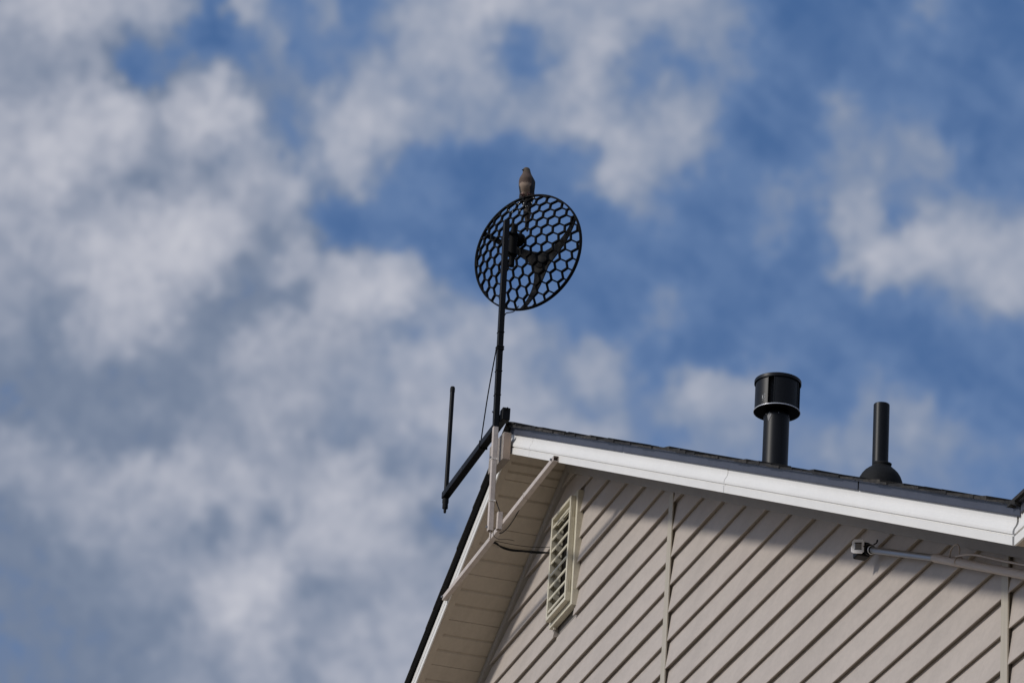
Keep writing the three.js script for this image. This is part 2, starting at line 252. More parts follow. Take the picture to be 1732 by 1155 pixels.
// siding: every course a plank of its own, with a real butt edge; every second edge is the deeper lap of two panels
const LAP = 0.127, V0 = 8.5;
function topAt(x) { return Math.abs(x) < XR ? YR + 0.092 - SLOPE * Math.abs(x) : yEave + 0.002; }
function plankProfile(deep) {
  const d = deep ? 0.0195 : 0.0165;
  return deep ? [[0.0075, -0.004], [0.0075, d - 0.0075], [0.0002, d - 0.0045], [0.0, d - 0.0008], [0.0016, d], [0.05, d * 0.62], [LAP + 0.004, 0.0004], [LAP + 0.004, -0.004]]
    : [[0.006, -0.004], [0.006, d - 0.0085], [0.0004, d - 0.0055], [0.0006, d - 0.0006], [0.002, d], [0.05, d * 0.62], [LAP + 0.004, 0.0004], [LAP + 0.004, -0.004]];
}
function plank(k, xa, xb) {
  const y0 = V0 - k * LAP, deep = (k & 1) === 0, prof = plankProfile(deep);
  const lim = (y) => (y < yEave ? XE : Math.max(0.004, (YR + 0.09 - y) / SLOPE));
  const n = Math.max(2, Math.ceil((xb - xa) / 0.45)), xs = []; for (let i = 0; i <= n; i++) xs.push(i / n);
  const seed = k * 3.7 + xa;
  return run(prof, xs, (t, y, z) => {
    const Y = y0 + y, L = lim(Y), a = Math.max(xa, -L), b = Math.min(xb, L), x = a + (b - a) * t;
    const wob = noise3(x * 0.9, seed, 0) * 0.0016, w2 = noise3(x * 1.4, seed, 9) * 0.0009;
    return [x, Y + wob, z > 0.003 ? z + w2 : z];
  });
}
const bays = [[-XE, -5.44], [-5.4, 1.655], [1.668, 5.445], [5.46, XE]];
for (const [bi, [xa, xb]] of bays.entries()) {
  const low = [];
  for (let k = -7; k <= 66; k++) {
    const y0 = V0 - k * LAP; if (y0 < -0.05) break;
    const L = y0 < yEave ? XE : Math.max(0, (YR + 0.09 - y0) / SLOPE);
    if (Math.max(xa, -L) > Math.min(xb, L) - 0.02) continue;
    if (k <= 21 && bi > 0) {
      const cut = bi === 1 && y0 + LAP > VENT[2] - 0.004 && y0 < VENT[3] + 0.004; // planks stop either side of the vent's opening
      for (const [a, b] of cut ? [[xa, VENT[0] - 0.006], [VENT[1] + 0.006, xb]] : [[xa, xb]]) if (Math.max(a, -L) < Math.min(b, L) - 0.03) add('siding_plank', plank(k, a, b), M.siding[Math.floor(rand() * 3)], wall);
    }
    else low.push(plank(k, xa, xb));
  }
  if (low.length) { const m = add('lower_siding', low, M.siding[0], wall); m.userData.kind = 'stuff'; }
}
// joint strips between the bays (H-shaped: thin face, web behind, open pockets either side)
for (const x of [-5.44, 1.69, 5.47]) {
  const top = topAt(x + 0.03 * Math.sign(x)) - 0.03, h = top;
  add('joint_strip', [bx(0.058, h, 0.0022, x - 0.03, h / 2, 0.0195), bx(0.02, h, 0.02, x - 0.03, h / 2, 0.0085), bx(0.0018, h, 0.003, x - 0.0008, h / 2, 0.0172), bx(0.0018, h, 0.003, x - 0.0592, h / 2, 0.0172)], M.trim, house);
}

// soffit channels at the head of the wall
const channel = [[0.048, 0.0], [0.048, 0.024], [0.092, 0.024], [0.092, 0.0265], [0.0475, 0.0265], [0.0455, 0.0245], [0.0455, 0.0]];
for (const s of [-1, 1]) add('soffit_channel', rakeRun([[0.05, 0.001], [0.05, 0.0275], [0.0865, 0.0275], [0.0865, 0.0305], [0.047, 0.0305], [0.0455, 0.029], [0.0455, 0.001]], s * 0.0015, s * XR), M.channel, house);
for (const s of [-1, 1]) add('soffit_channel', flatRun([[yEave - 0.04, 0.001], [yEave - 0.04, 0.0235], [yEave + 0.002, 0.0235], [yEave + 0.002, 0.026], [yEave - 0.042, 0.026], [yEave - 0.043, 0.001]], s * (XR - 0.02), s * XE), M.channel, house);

// soffit: panels of three boards, a joint between panels and two moulded grooves on each
function soffitPanel(s, xa, xb, yf) {
  // stations along the slope: [distance x, height above the soffit face]
  const w = (xb - xa) / 3, st = [[xa, 0.0095], [xa + 0.0014, 0.0]];
  for (const g of [1, 2]) { const c = xa + w * g; st.push([c - 0.0095, 0], [c - 0.0045, 0.0085], [c + 0.0045, 0.0085], [c + 0.0095, 0]); }
  st.push([xb - 0.0036, 0], [xb - 0.0012, 0.0095]);
  const prof = [...st.map(([x, d]) => [x, d]), [xb - 0.0002, 0.0096], [xb - 0.0002, 0.014], [xa, 0.014]];
  const pos = [], uv = [], P = (x, d, z) => [s * x, yf(x) + d, z];
  const n = prof.length, z0 = 0.004, z1 = 0.2875;
  const tri = (a, b, c) => { const q = s > 0 ? [a, b, c] : [a, c, b]; for (const p of q) { pos.push(...p); uv.push(p[0], p[2]); } };
  for (let i = 0; i < n; i++) { const a = prof[i], b = prof[(i + 1) % n]; const A = P(...a, z0), B = P(...b, z0), C = P(...b, z1), D = P(...a, z1); tri(A, B, C); tri(A, C, D); }
  for (const f of THREE.ShapeUtils.triangulateShape(prof.map((p) => new THREE.Vector2(...p)), [])) { tri(...[f[0], f[1], f[2]].map((i) => P(...prof[i], z1))); tri(...[f[0], f[2], f[1]].map((i) => P(...prof[i], z0))); }
  return soup(pos, uv);
}
const PW = 0.2955, yRake = (x) => YR + 0.0925 - SLOPE * x;
for (const s of [-1, 1]) {
  for (let x = 0.157 - PW; x < XR - 0.01; x += PW) add('soffit_panel', soffitPanel(s, Math.max(0.001, x), Math.min(XR, x + PW), yRake), M.soffit, house);
  for (let x = XR; x < XE - 0.01; x += PW) add('soffit_panel', soffitPanel(s, x, Math.min(XE, x + PW), () => yEave + 0.001), M.soffit, house);
  add('soffit_lip', rakeRun([[0.0905, 0.286], [0.0905, 0.3175], [0.094, 0.3175], [0.094, 0.286]], s * 0.001, s * XR), M.soffit, house);
  add('soffit_lip', flatRun([[yEave - 0.001, 0.286], [yEave - 0.001, 0.3175], [yEave + 0.002, 0.3175], [yEave + 0.002, 0.286]], s * XR, s * XE), M.soffit, house);
}

// rake boards: sheet cover with a moulded step and a pressed line, in lengths with open seams
const fasciaProf = [[0.0885, 0.318], [0.0885, 0.3235], [0.0895, 0.325], [0.1195, 0.325], [0.1215, 0.3195], [0.1265, 0.3195], [0.1275, 0.325], [0.137, 0.3248], [0.146, 0.322], [0.155, 0.3165], [0.164, 0.312], [0.173, 0.3105], [0.2, 0.3105], [0.2, 0.302], [0.1, 0.302], [0.1, 0.318]];
const leftFascia = fasciaProf.map(([c, z]) => [c > 0.19 ? 0.213 : c, z]);
const shiftProf = (p, dz, dc = 0) => p.map(([c, z]) => [c + dc, z + dz]);
const rightSeams = [0.002, 0.4, 3.322, 6.25], leftSeams = [0.002, 2.9, 6.25];
for (let i = 0; i + 1 < rightSeams.length; i++) add('rake_board', rakeRun(shiftProf(fasciaProf, i === 1 ? 0.0012 : 0), rightSeams[i] + (i === 1 ? 0.007 : i ? 0.0022 : 0), rightSeams[i + 1] - (i === 2 ? 0.006 : 0)), M.fascia, house);
for (let i = 0; i + 1 < leftSeams.length; i++) add('rake_board', rakeRun(shiftProf(leftFascia, i ? 0 : 0.001), -leftSeams[i] - (i ? 0.002 : 0), -leftSeams[i + 1]), M.fascia, house);
const eaveProf = fasciaProf.map(([c, z]) => [c - 0.0915 + yEave, z + 0.0006]);
for (const s of [-1, 1]) add('eave_board', flatRun(eaveProf, s * 6.262, s * XE), M.fascia, house);

// drip edge: dark sheet metal in lengths, its outer leg in front of the board's head
const dripProf = [[0.1905, 0.3115], [0.1895, 0.3175], [0.191, 0.3185], [0.1935, 0.3155], [0.2235, 0.3155], [0.225, 0.328], [0.227, 0.328], [0.227, 0.3], [0.2035, 0.3], [0.2035, 0.3115]];
const dripSeams = [0.002, 1.888, 4.806, 6.28];
for (let i = 0; i + 1 < dripSeams.length; i++) add('drip_edge', rakeRun(shiftProf(dripProf, i === 1 ? 0.0016 : 0, i === 1 ? 0.0008 : 0), dripSeams[i] + (i ? 0.009 : 0), dripSeams[i + 1]), M.drip, house);
for (let i = 0; i < 2; i++) add('drip_edge', rakeRun([[0.214, 0.3115], [0.214, 0.3135], [0.2255, 0.3135], [0.2255, 0.334], [0.2272, 0.334], [0.2272, 0.3], [0.2255, 0.3], [0.2255, 0.3115]], -[0.002, 3.05][i], -[3.045, 6.28][i]), M.black, house);
for (const s of [-1, 1]) add('drip_edge', flatRun(dripProf.map(([c, z]) => [c - 0.0915 + yEave, z]), s * 6.285, s * XE), M.drip, house);

// roof deck and shingles
const roof = add('roof', (() => {
  const parts = [];
  for (const s of [-1, 1]) parts.push(rakeRun([[0.125, 0.3], [0.2255, 0.3], [0.2255, -8.6], [0.125, -8.6]], s * 0.002, s * XR));
  for (const s of [-1, 1]) { // the main roof that the gable dies into: rises away from the level eave, cut along the valley
    const ring = [[XR, 0.3], [XE, 0.3], [XE, -6], [0.02, -5.94]], yt = (z) => yEave + 0.134 + SLOPE * (0.3 - z), pos = [];
    const P = (i, t) => [s * ring[i][0], yt(ring[i][1]) - (t ? 0.11 : 0), ring[i][1]], tri = (a, b, c) => pos.push(...(s > 0 ? [...a, ...b, ...c] : [...a, ...c, ...b]));
    for (const t of [0, 1]) for (const f of [[0, 1, 2], [0, 2, 3]]) tri(...(t ? f.slice().reverse() : f).map((i) => P(i, t)));
    for (let i = 0; i < 4; i++) { const j = (i + 1) % 4; tri(P(i, 0), P(i, 1), P(j, 1)); tri(P(i, 0), P(j, 1), P(j, 0)); }
    parts.push(soup(pos));
  }
  return parts;
})(), M.shingle[2], house);
function shingle(s, xa, xb, ta, tb, z0, z1) { // wedge lying on the slope, thick at its lower edge xb
  const base = 0.2275, pos = [], uv = [], Y = (x, c) => YR + c - SLOPE * x;
  const v = (x, c, z) => [s * x, Y(x, c), z];
  const j = () => (rand() - 0.5) * 0.004;
  const A = [v(xa, base - 0.001, z0), v(xb, base, z0), v(xb, base - 0.001, z1), v(xa, base - 0.001, z1)], B = [v(xa, base + ta + j() * 0.4, z0), v(xb, base + tb + j(), z0), v(xb, base + tb + j(), z1), v(xa, base + ta + j() * 0.4, z1)];
  const q = (a, b, c, d) => { const t = s > 0 ? [a, b, c, a, c, d] : [a, c, b, a, d, c]; for (const p of t) { pos.push(...p); uv.push(p[0] + p[1], p[2] + p[1] * 0.7); } };
  q(B[0], B[1], B[2], B[3]); q(A[3], A[2], A[1], A[0]); for (let i = 0; i < 4; i++) { const k = (i + 1) % 4; q(A[i], A[k], B[k], B[i]); }
  return soup(pos, uv);
}
const EXPO = 0.1285, far = [[], [], [], []];
for (let i = 0; i < 49; i++) {
  const xa = i * EXPO, jit = rand() * 0.05;
  let z = 0.326 + rand() * 0.012, n = 0;
  while (z > -4.6) {
    const w = 0.09 + rand() * 0.26, z1 = z - w, thick = rand() < 0.45, tb = (thick ? 0.0135 + rand() * 0.0075 : 0.0075 + rand() * 0.004), xb = Math.min(xa + EXPO - 0.02 + rand() * 0.05 + jit * 0.5, XR + 0.03);
    const g = shingle(1, xa, xb, 0.003 + rand() * 0.005, tb, z, z1), m = Math.floor(rand() * 4);
    if (n < 4) add('shingle', g, M.shingle[m], roof); else far[m].push(g);
    z = z1 - 0.003; n++;
  }
}
for (let i = 0; i < 49; i++) {
  const xa = i * EXPO, xb = Math.min(xa + EXPO + 0.004, XR + 0.03), z0 = 0.3395 + rand() * 0.003;
  add('shingle', shingle(-1, xa, xb, 0.004, 0.0055 + rand() * 0.002 + (rand() < 0.1 ? 0.007 : 0), z0, -0.5 - rand() * 0.4), M.shingle[Math.floor(rand() * 4)], roof);
}
far.forEach((f, i) => { const m = add('shingle_field', f, M.shingle[i], roof); m.userData.kind = 'stuff'; });
for (const s of [-1, 1]) add('eave_shingle', flatRun([[yEave + 0.1365, 0.338], [yEave + 0.1505, 0.336], [yEave + 0.16, 0.2], [yEave + 0.136, 0.2]], s * 6.23, s * XE), M.shingle[0], roof);
for (let i = 0; i < 12; i++) { // caps along the ridge
  const z0 = 0.336 - i * 0.145, t = 0.0035 + (i === 0 ? 0.001 : 0), g = [];
  for (const s of [-1, 1]) g.push(run([[0.237, z0], [0.237 + 0.009, z0], [0.237 + 0.004, z0 - 0.2], [0.237, z0 - 0.2]], [0, s * 0.13], (x, c, z) => [x, YR + c + t - SLOPE * Math.abs(x) * 0.96, z]));
  add('ridge_cap', g, M.shingle[i % 4], roof);
}

// ------------------------------------------------------------------ louvred gable vent
{
  const vx = 0.063, vy = 8.833, w = 0.312, h = 0.522;
  const v = thing('gable_vent', 'beige louvred attic vent set in the gable wall under the peak', 'vent', [vx, vy - h / 2, 0]);
  const cy = h / 2;
  const ring = (W, H, b, z0, z1, bev) => { const s = new THREE.Shape(); s.moveTo(-W / 2, -H / 2); s.lineTo(W / 2, -H / 2); s.lineTo(W / 2, H / 2); s.lineTo(-W / 2, H / 2); s.closePath(); const o = new THREE.Path(); o.moveTo(-W / 2 + b, -H / 2 + b); o.lineTo(-W / 2 + b, H / 2 - b); o.lineTo(W / 2 - b, H / 2 - b); o.lineTo(W / 2 - b, -H / 2 + b); o.closePath(); s.holes.push(o); const g = new THREE.ExtrudeGeometry(s, { depth: z1 - z0 - 2 * bev, bevelEnabled: bev > 0, bevelThickness: bev, bevelSize: bev, bevelOffset: -bev, bevelSegments: 1 }); g.translate(0, cy, z0 + bev); return g; };
  const fl = add('flange', ring(w + 0.046, h + 0.05, 0.04, 0.004, 0.0345, 0.0012), M.vent, v);
  add('frame', ring(w, h, 0.017, 0.036, 0.0605, 0.0012), M.vent, v);
  for (const [sx, sy] of [[1, 1], [1, -1]]) for (const dx of [0, 1]) add('clip', bx(0.0016, 0.055, 0.004, sx * (w / 2 + 0.0008), cy + sy * (h / 2 - 0.075), 0.044 + dx * 0.008), M.vent, fl);
  const nS = 8, open = h - 0.034, pitch = open / nS;
  for (let i = 0; i < nS; i++) {
    const y = cy + open / 2 - (i + 0.5) * pitch - (i === 0 ? 0.0 : 0);
    const prof = [[y - 0.012, 0.053], [y - 0.0095, 0.0565], [y + 0.0015, 0.0565], [y + 0.0035, 0.0535], [y + 0.0125, 0.043], [y + 0.0105, 0.0415], [y - 0.001, 0.0515], [y - 0.01, 0.0515]];
    add('louver', flatRun(prof, -w / 2 + 0.0165, w / 2 - 0.0165), M.vent, v);
    if (i > 0) add('spacer', bx(0.0025, 0.015, 0.008, 0.01, y + pitch - 0.019, 0.05), M.vent, v);
  }
  add('header_panel', bx(w - 0.033, 0.034, 0.003, 0, cy + h / 2 - 0.034, 0.034), M.vent, v);
  add('weep_tab', bx(0.014, 0.014, 0.01, -w / 2 + 0.02, -0.031, 0.02), M.vent, v);
}

// ------------------------------------------------------------------ roof vents
{
  const px = 1.645, pz = -0.448, yb = 8.62, capY = 9.018;
  const f = thing('flue_vent', 'black gas flue pipe with wide drum cap standing on the roof', 'flue', [px, yb, pz]);
  const cy = capY - yb;
  add('pipe', lathe([[0.0565, 0], [0.0565, cy - 0.03], [0.0575, cy - 0.026], [0.0575, cy - 0.012], [0.054, cy - 0.008], [0.05, cy + 0.002]]), M.gloss, f);
  const cap = add('drum_cap', lathe([[0.03, cy + 0.004], [0.1, cy + 0.004], [0.1005, cy + 0.0065], [0.03, cy + 0.0075]]), M.gloss, f);
  // drum of curved plates with open slots between them
  const toCam = Math.atan2(camera.position.x - px, camera.position.z - pz);
  for (let i = 0; i < 4; i++) {
    const a0 = toCam - 0.155 + i * Math.PI / 2 + 0.0, span = Math.PI / 2 - 0.3, g = new THREE.CylinderGeometry(0.0975, 0.0975, 0.142, 20, 1, true, a0 + 0.0, span);
    const gi = new THREE.CylinderGeometry(0.095, 0.095, 0.142, 20, 1, true, a0, span); for (const q of [g, gi]) q.translate(0, cy + 0.078, 0);
    const fl = []; for (const a of [a0, a0 + span]) { const b = bx(0.0035, 0.142, 0.014, 0, 0, 0); b.rotateY(a); b.translate(Math.sin(a) * 0.0925, cy + 0.078, Math.cos(a) * 0.0925); fl.push(b); }
    add('drum_plate', [g.toNonIndexed(), gi.toNonIndexed(), ...fl], M.gloss, cap);
  }
  add('inner_drum', lathe([[0.07, cy + 0.008], [0.07, cy + 0.147]]), M.dark, cap);
  add('lid', lathe([[0.0005, cy + 0.166], [0.07, cy + 0.163], [0.1025, cy + 0.154], [0.1035, cy + 0.152], [0.1035, cy + 0.138], [0.102, cy + 0.138], [0.1015, cy + 0.15], [0.0005, cy + 0.149]]), M.gloss, cap);
  add('bottom_rim', (() => { const g = new THREE.TorusGeometry(0.1008, 0.0026, 8, 72); g.rotateX(Math.PI / 2); g.translate(0, cy + 0.006, 0); return g; })(), M.bright, cap);
  const spots = []; const rr = rng(3); // bird lime spattered on the drum
  for (let i = 0; i < 13; i++) { const a = toCam - 0.155 - 0.3 - 0.12 - rr() * 0.17 , y = cy + 0.03 + rr() * 0.035, r = 0.0007 + rr() * 0.0014; const g = new THREE.SphereGeometry(r, 6, 5); g.scale(1, 1.4, 1); g.translate(Math.sin(a) * 0.098, y, Math.cos(a) * 0.098); spots.push(g.toNonIndexed()); }
  add('bird_lime', spots, M.white, cap);
  add('seam', (() => { const a = toCam + 0.5, b = bx(0.005, cy - 0.04, 0.0016); b.rotateY(a); b.translate(Math.sin(a) * 0.0568, (cy - 0.04) / 2, Math.cos(a) * 0.0568); return b; })(), M.gloss, f);
  for (const a of [toCam - 0.9, toCam + 0.15, toCam + 1.1]) add('screw', (() => { const g = new THREE.SphereGeometry(0.0026, 8, 6); g.translate(Math.sin(a) * 0.0576, cy - 0.019, Math.cos(a) * 0.0576); return g; })(), M.steel, f);
  add('sealant', (() => { const pos = [], r = 0.0582; const P = (a, y) => [Math.sin(toCam + a) * r, cy + y, Math.cos(toCam + a) * r]; for (const t of [[[-0.78, -0.028], [-0.4, -0.028], [-0.58, -0.012]], [[-0.78, -0.028], [-0.66, -0.058], [-0.4, -0.028]]]) for (const p of t) pos.push(...P(...p)); return soup(pos); })(), M.sealant, f);
  add('storm_collar', lathe([[0.0566, 0.062], [0.061, 0.058], [0.105, 0.028], [0.1055, 0.026], [0.06, 0.05]]), M.gloss, f);
}
{
  const px = 3.29, pz = -0.325, yr = YR + 0.2375 - SLOPE * px, top = 8.362;
  const p = thing('plumbing_vent', 'slim black vent pipe rising from a domed rubber roof boot', 'vent pipe', [px, yr - 0.02, pz]);
  const t = top - yr + 0.02;
  add('pipe', lathe([[0.0255, t - 0.05], [0.0255, t], [0.0312, t], [0.0318, t - 0.002], [0.0318, 0.13], [0.0318, 0.0]]), M.gloss, p);
  const tilt = new THREE.Matrix4().makeRotationZ(-Math.atan(SLOPE) * 0.55);
  const boot = lathe([[0.0323, 0.106], [0.0362, 0.104], [0.0362, 0.097], [0.034, 0.095], [0.036, 0.092], [0.042, 0.087], [0.052, 0.08], [0.064, 0.07], [0.075, 0.056], [0.084, 0.038], [0.09, 0.018], [0.094, -0.005], [0.096, -0.03]]); boot.applyMatrix4(tilt); boot.translate(0.004, 0.0, 0);
  add('boot', boot, M.rubber, p);
  const fl = bx(0.3, 0.003, 0.26, 0, 0, 0); fl.rotateZ(-Math.atan(SLOPE)); fl.translate(0, 0.034, 0); add('flashing', fl, M.rubber, p);
}

// ------------------------------------------------------------------ mast and its frame
const TB = 0.025;
const mastB = [0.082, 8.905, 0.402], mastT = [0.03, 10.535, 0.412];   // tan foot to black head of the upright
const mAt = (y) => { const t = (y - mastB[1]) / (mastT[1] - mastB[1]); return [mastB[0] + (mastT[0] - mastB[0]) * t, y, mastB[2] + (mastT[2] - mastB[2]) * t]; };
{
  const m = thing('antenna_mast', 'square tube mast at the gable peak, tan below and black above', 'mast');
  const yPaint = 9.437;
  add('tan_upright', tube(mastB, mAt(yPaint), TB, TB), M.tan, m);
  const up = add('black_upright', tube(mAt(yPaint + 0.0005), mastT, TB + 0.002, TB + 0.002), M.black, m); add('end_cap', bx(0.026, 0.004, 0.026, mastT[0], mastT[1] + 0.001, mastT[2], 0.001), M.black, up);
  add('crossbar', tube([-0.945, 8.9495, 0.3395], [0.925, 8.9495, 0.3395], TB, TB), M.tan, m);
  add('stub', tube([0.098, 8.912, 0.3645], [0.098, 8.998, 0.3645], TB, TB), M.tan, m);
  const arm = add('outrigger_arm', tube([0.075, 9.5, 0.3655], [-0.985, 9.5, 0.3655], 0.036, 0.034), M.black, m);
  add('arm_bracket', [bx(0.05, 0.062, 0.038, 0.072, 9.503, 0.3655, 0.003), bx(0.03, 0.08, 0.006, 0.03, 9.5, 0.388)], M.black, arm);
  for (const [x, y, z] of [[-0.935, 8.951, 0.3535], [0.9, 8.951, 0.3535], [0.078, 8.925, 0.4145]]) { const g = rod([x, y, z - 0.003], [x, y, z + 0.007], 0.0055, 0.0055, 6); add('bolt', g, M.steel, m); }
  for (const y of [9.515, 9.28]) { const p = mAt(y); add('bolt', rod([p[0], y, p[2] + 0.011], [p[0], y, p[2] + 0.021], 0.0055, 0.0055, 6), M.steel, m); }
  for (const x of [-0.3, -0.62, -0.93]) add('bolt', rod([x, 9.497, 0.3825], [x, 9.497, 0.3865], 0.0035, 0.0035, 6), M.steel, arm);
  add('bolt', rod([0.1, 9.525, 0.3655], [0.112, 9.525, 0.3655], 0.005, 0.005, 6), M.black, arm);
  for (const y of [9.845, 9.857]) { const p = mAt(y); add('band', bx(0.036, 0.008, 0.036, p[0], y, p[2], 0.003), M.rubber, up); }
  for (const y of [9.935, 9.73, 9.605]) { const p = mAt(y); add('band', bx(0.031, 0.004, 0.031, p[0], y, p[2], 0.001), M.rubber, up); }
  for (const y of [9.27, 9.055]) { const p = mAt(y); add('cable_tie', [bx(0.03, 0.004, 0.03, p[0], y, p[2], 0.001), bx(0.006, 0.006, 0.006, p[0] + 0.016, y, p[2] - 0.012)], M.tie, m); }
  add('cable_tie', bx(0.004, 0.03, 0.03, 0.45, 8.9495, 0.3395, 0.001), M.tan, m);
  add('cable_tie', bx(0.006, 0.042, 0.043, -0.3, 9.5, 0.3655, 0.001), M.rubber, arm);
  add('peg', rod([0.078, 8.865, 0.3985], [0.078, 8.905, 0.3985], 0.0045), M.tan, m);
}
{
  const g = bx(0.21, 0.14, 0.038, -0.105, 0, 0, 0.003), b = add('wood_block', g, M.wood); b.position.set(0.103, 9.337, 0.352); b.rotation.y = 0.05;
  b.position.z = 0.3535;
  const cv = document.createElement('canvas'); cv.width = 64; cv.height = 256; const cx = cv.getContext('2d'); cx.fillStyle = 'rgb(214,196,180)'; cx.fillRect(0, 0, 64, 256);
  cx.strokeStyle = 'rgb(112,92,78)'; cx.lineWidth = 4.5; for (let i = 0; i < 24; i++) { cx.beginPath(); cx.arc(-40, 300, 26 + i * 13.5, 0, 2 * Math.PI); cx.stroke(); }
  const et = new THREE.CanvasTexture(cv); et.colorSpace = THREE.SRGBColorSpace;
  const eg = new THREE.PlaneGeometry(0.034, 0.134); eg.rotateY(Math.PI / 2); eg.translate(0.0005, 0, 0); add('end_grain', eg, new THREE.MeshStandardMaterial({ map: et, color: new THREE.Color().setRGB(0.72, 0.68, 0.64), roughness: 0.85 }), b);
  tag(b, 'short weathered lumber block with end grain bolted at the roof peak', 'wood block');
}

// ------------------------------------------------------------------ whip antenna at the arm's end
{
  const w = thing('whip_antenna', 'thin black stick antenna standing on the outer end of the arm', 'antenna', [-0.968, 9.425, 0.3655]);
  add('whip', lathe([[0.0005, 0.0], [0.0085, 0.002], [0.0085, 0.012], [0.0112, 0.013], [0.0112, 0.655], [0.0005, 0.656]], 20), M.black, w);
  add('tip', lathe([[0.0114, 0.64], [0.0122, 0.641], [0.0122, 0.662], [0.0105, 0.669], [0.005, 0.672], [0.0005, 0.6725]], 20), M.rubber, w);
  add('connector', lathe([[0.0005, -0.022], [0.0055, -0.022], [0.007, -0.014], [0.007, 0.0], [0.014, 0.002], [0.014, 0.03], [0.016, 0.032], [0.016, 0.052], [0.0113, 0.054]], 20), M.rubber, w);
  w.rotation.z = 0.04;
}

// ------------------------------------------------------------------ grid dish, seen from behind
const axis = new THREE.Vector3(-0.68, 0.062, -0.73).normalize(), e1 = new THREE.Vector3().crossVectors(axis, new THREE.Vector3(0, 1, 0)).normalize(), e2 = new THREE.Vector3().crossVectors(e1, axis);
const dishC = new THREE.Vector3(-0.161, 10.489, 0.245);
{
  const d = thing('grid_dish', 'round black grid dish antenna with hexagonal holes on the mast top', 'dish antenna', dishC.toArray());
  const basis = new THREE.Matrix4().makeBasis(e1, e2, axis), RD = 0.297, FL = 0.24, depth = RD * RD / (4 * FL);
  const put = (name, geos, mat, parent = d) => { const g = Array.isArray(geos) ? mergeGeometries(geos.map((x) => (x.index ? x.toNonIndexed() : x))) : (geos.index ? geos.toNonIndexed() : geos); g.applyMatrix4(basis);
    for (const k of ['position', 'normal', 'uv']) { const a = g.attributes[k]; if (!a) continue; const n = a.itemSize, t = a.array; for (let i = 0; i < t.length; i += 3 * n) for (let c = 0; c < n; c++) { const h = t[i + n + c]; t[i + n + c] = t[i + 2 * n + c]; t[i + 2 * n + c] = h; } } // the dish's axes are left-handed
    return add(name, g, mat, parent); };
  const surf = (x, y) => (x * x + y * y) / (4 * FL) - depth;         // depth along the axis, 0 at the rim
  // hexagonal lattice of thin, deep walls following the paraboloid
  const p = 0.054, R = p / Math.sqrt(3), bars = [], rot = 0.05, wallT = 0.0062, wallD = 0.016;
  const strip = (a, b) => { // wall between two lattice points, perpendicular to the dish's aperture
    const L = Math.hypot(b[0] - a[0], b[1] - a[1]); if (L < 0.003) return;
    const nx = -(b[1] - a[1]) / L * wallT / 2, ny = (b[0] - a[0]) / L * wallT / 2, ex = (b[0] - a[0]) / L * wallT * 0.4, ey = (b[1] - a[1]) / L * wallT * 0.4;
    const A = [a[0] - ex, a[1] - ey], B = [b[0] + ex, b[1] + ey], pos = [];
    const V = []; for (const [q, s] of [[A, 1], [B, 1], [B, -1], [A, -1]]) for (const t of [0, 1]) { const x = q[0] + s * nx, y = q[1] + s * ny; V.push([x, y, surf(q[0], q[1]) + (t ? wallD * 0.5 : -wallD * 0.5)]); }
    const f = (i, j, k, l) => { for (const m of [i, j, k, i, k, l]) pos.push(...V[m]); };
    f(0, 2, 3, 1); f(2, 4, 5, 3); f(4, 6, 7, 5); f(6, 0, 1, 7); f(0, 6, 4, 2); f(1, 3, 5, 7); bars.push(soup(pos));
  };
  const clip = (a, b) => { const ra = Math.hypot(...a), rb = Math.hypot(...b), lim = RD - 0.002; if (ra > lim && rb > lim) return null; if (ra <= lim && rb <= lim) return [a, b]; if (ra > lim) [a, b] = [b, a]; let lo = 0, hi = 1; for (let i = 0; i < 20; i++) { const t = (lo + hi) / 2; if (Math.hypot(a[0] + (b[0] - a[0]) * t, a[1] + (b[1] - a[1]) * t) < lim) lo = t; else hi = t; } return [a, [a[0] + (b[0] - a[0]) * lo, a[1] + (b[1] - a[1]) * lo]]; };
  const turn = (x, y) => [x * Math.cos(rot) - y * Math.sin(rot), x * Math.sin(rot) + y * Math.cos(rot)];
  for (let r = -8; r <= 8; r++) for (let c = -8; c <= 8; c++) {
    const x = (c + (r & 1 ? 0.5 : 0)) * p + 0.012, y = r * p * 0.866 + 0.01;
    const v = (k) => turn(x + R * Math.sin(k * Math.PI / 3), y + R * Math.cos(k * Math.PI / 3));
    for (let k = 0; k < 3; k++) { const s = clip(v(k), v(k + 1)); if (s) strip(...s); }
  }
  put('grid', bars, M.plastic);
  const lime = [], lr = rng(9); for (let i = 0; i < 16; i++) { const x = -0.03 + (lr() - 0.5) * 0.16, y = 0.275 - lr() * 0.075, g = new THREE.SphereGeometry(0.0012 + lr() * 0.0016, 6, 5); g.scale(1, 1, 0.5); const k = Math.round((x - 0.012) / (p / 2)) * p / 2 + 0.012; g.translate(k + (lr() - 0.5) * 0.01, y, surf(k, y) - wallD * 0.5); lime.push(g.toNonIndexed()); }
  put('bird_lime', lime, M.white);
  const rim = lathe([[RD - 0.004, -0.009], [RD + 0.002, -0.009], [RD + 0.0035, -0.006], [RD + 0.0035, 0.008], [RD + 0.001, 0.01], [RD - 0.004, 0.008], [RD - 0.004, -0.009]], 96); rim.rotateX(Math.PI / 2); put('rim', rim, M.plastic);
  // three flat feed arms that flare into a hub at the focus
  const fz = FL - depth - 0.015;
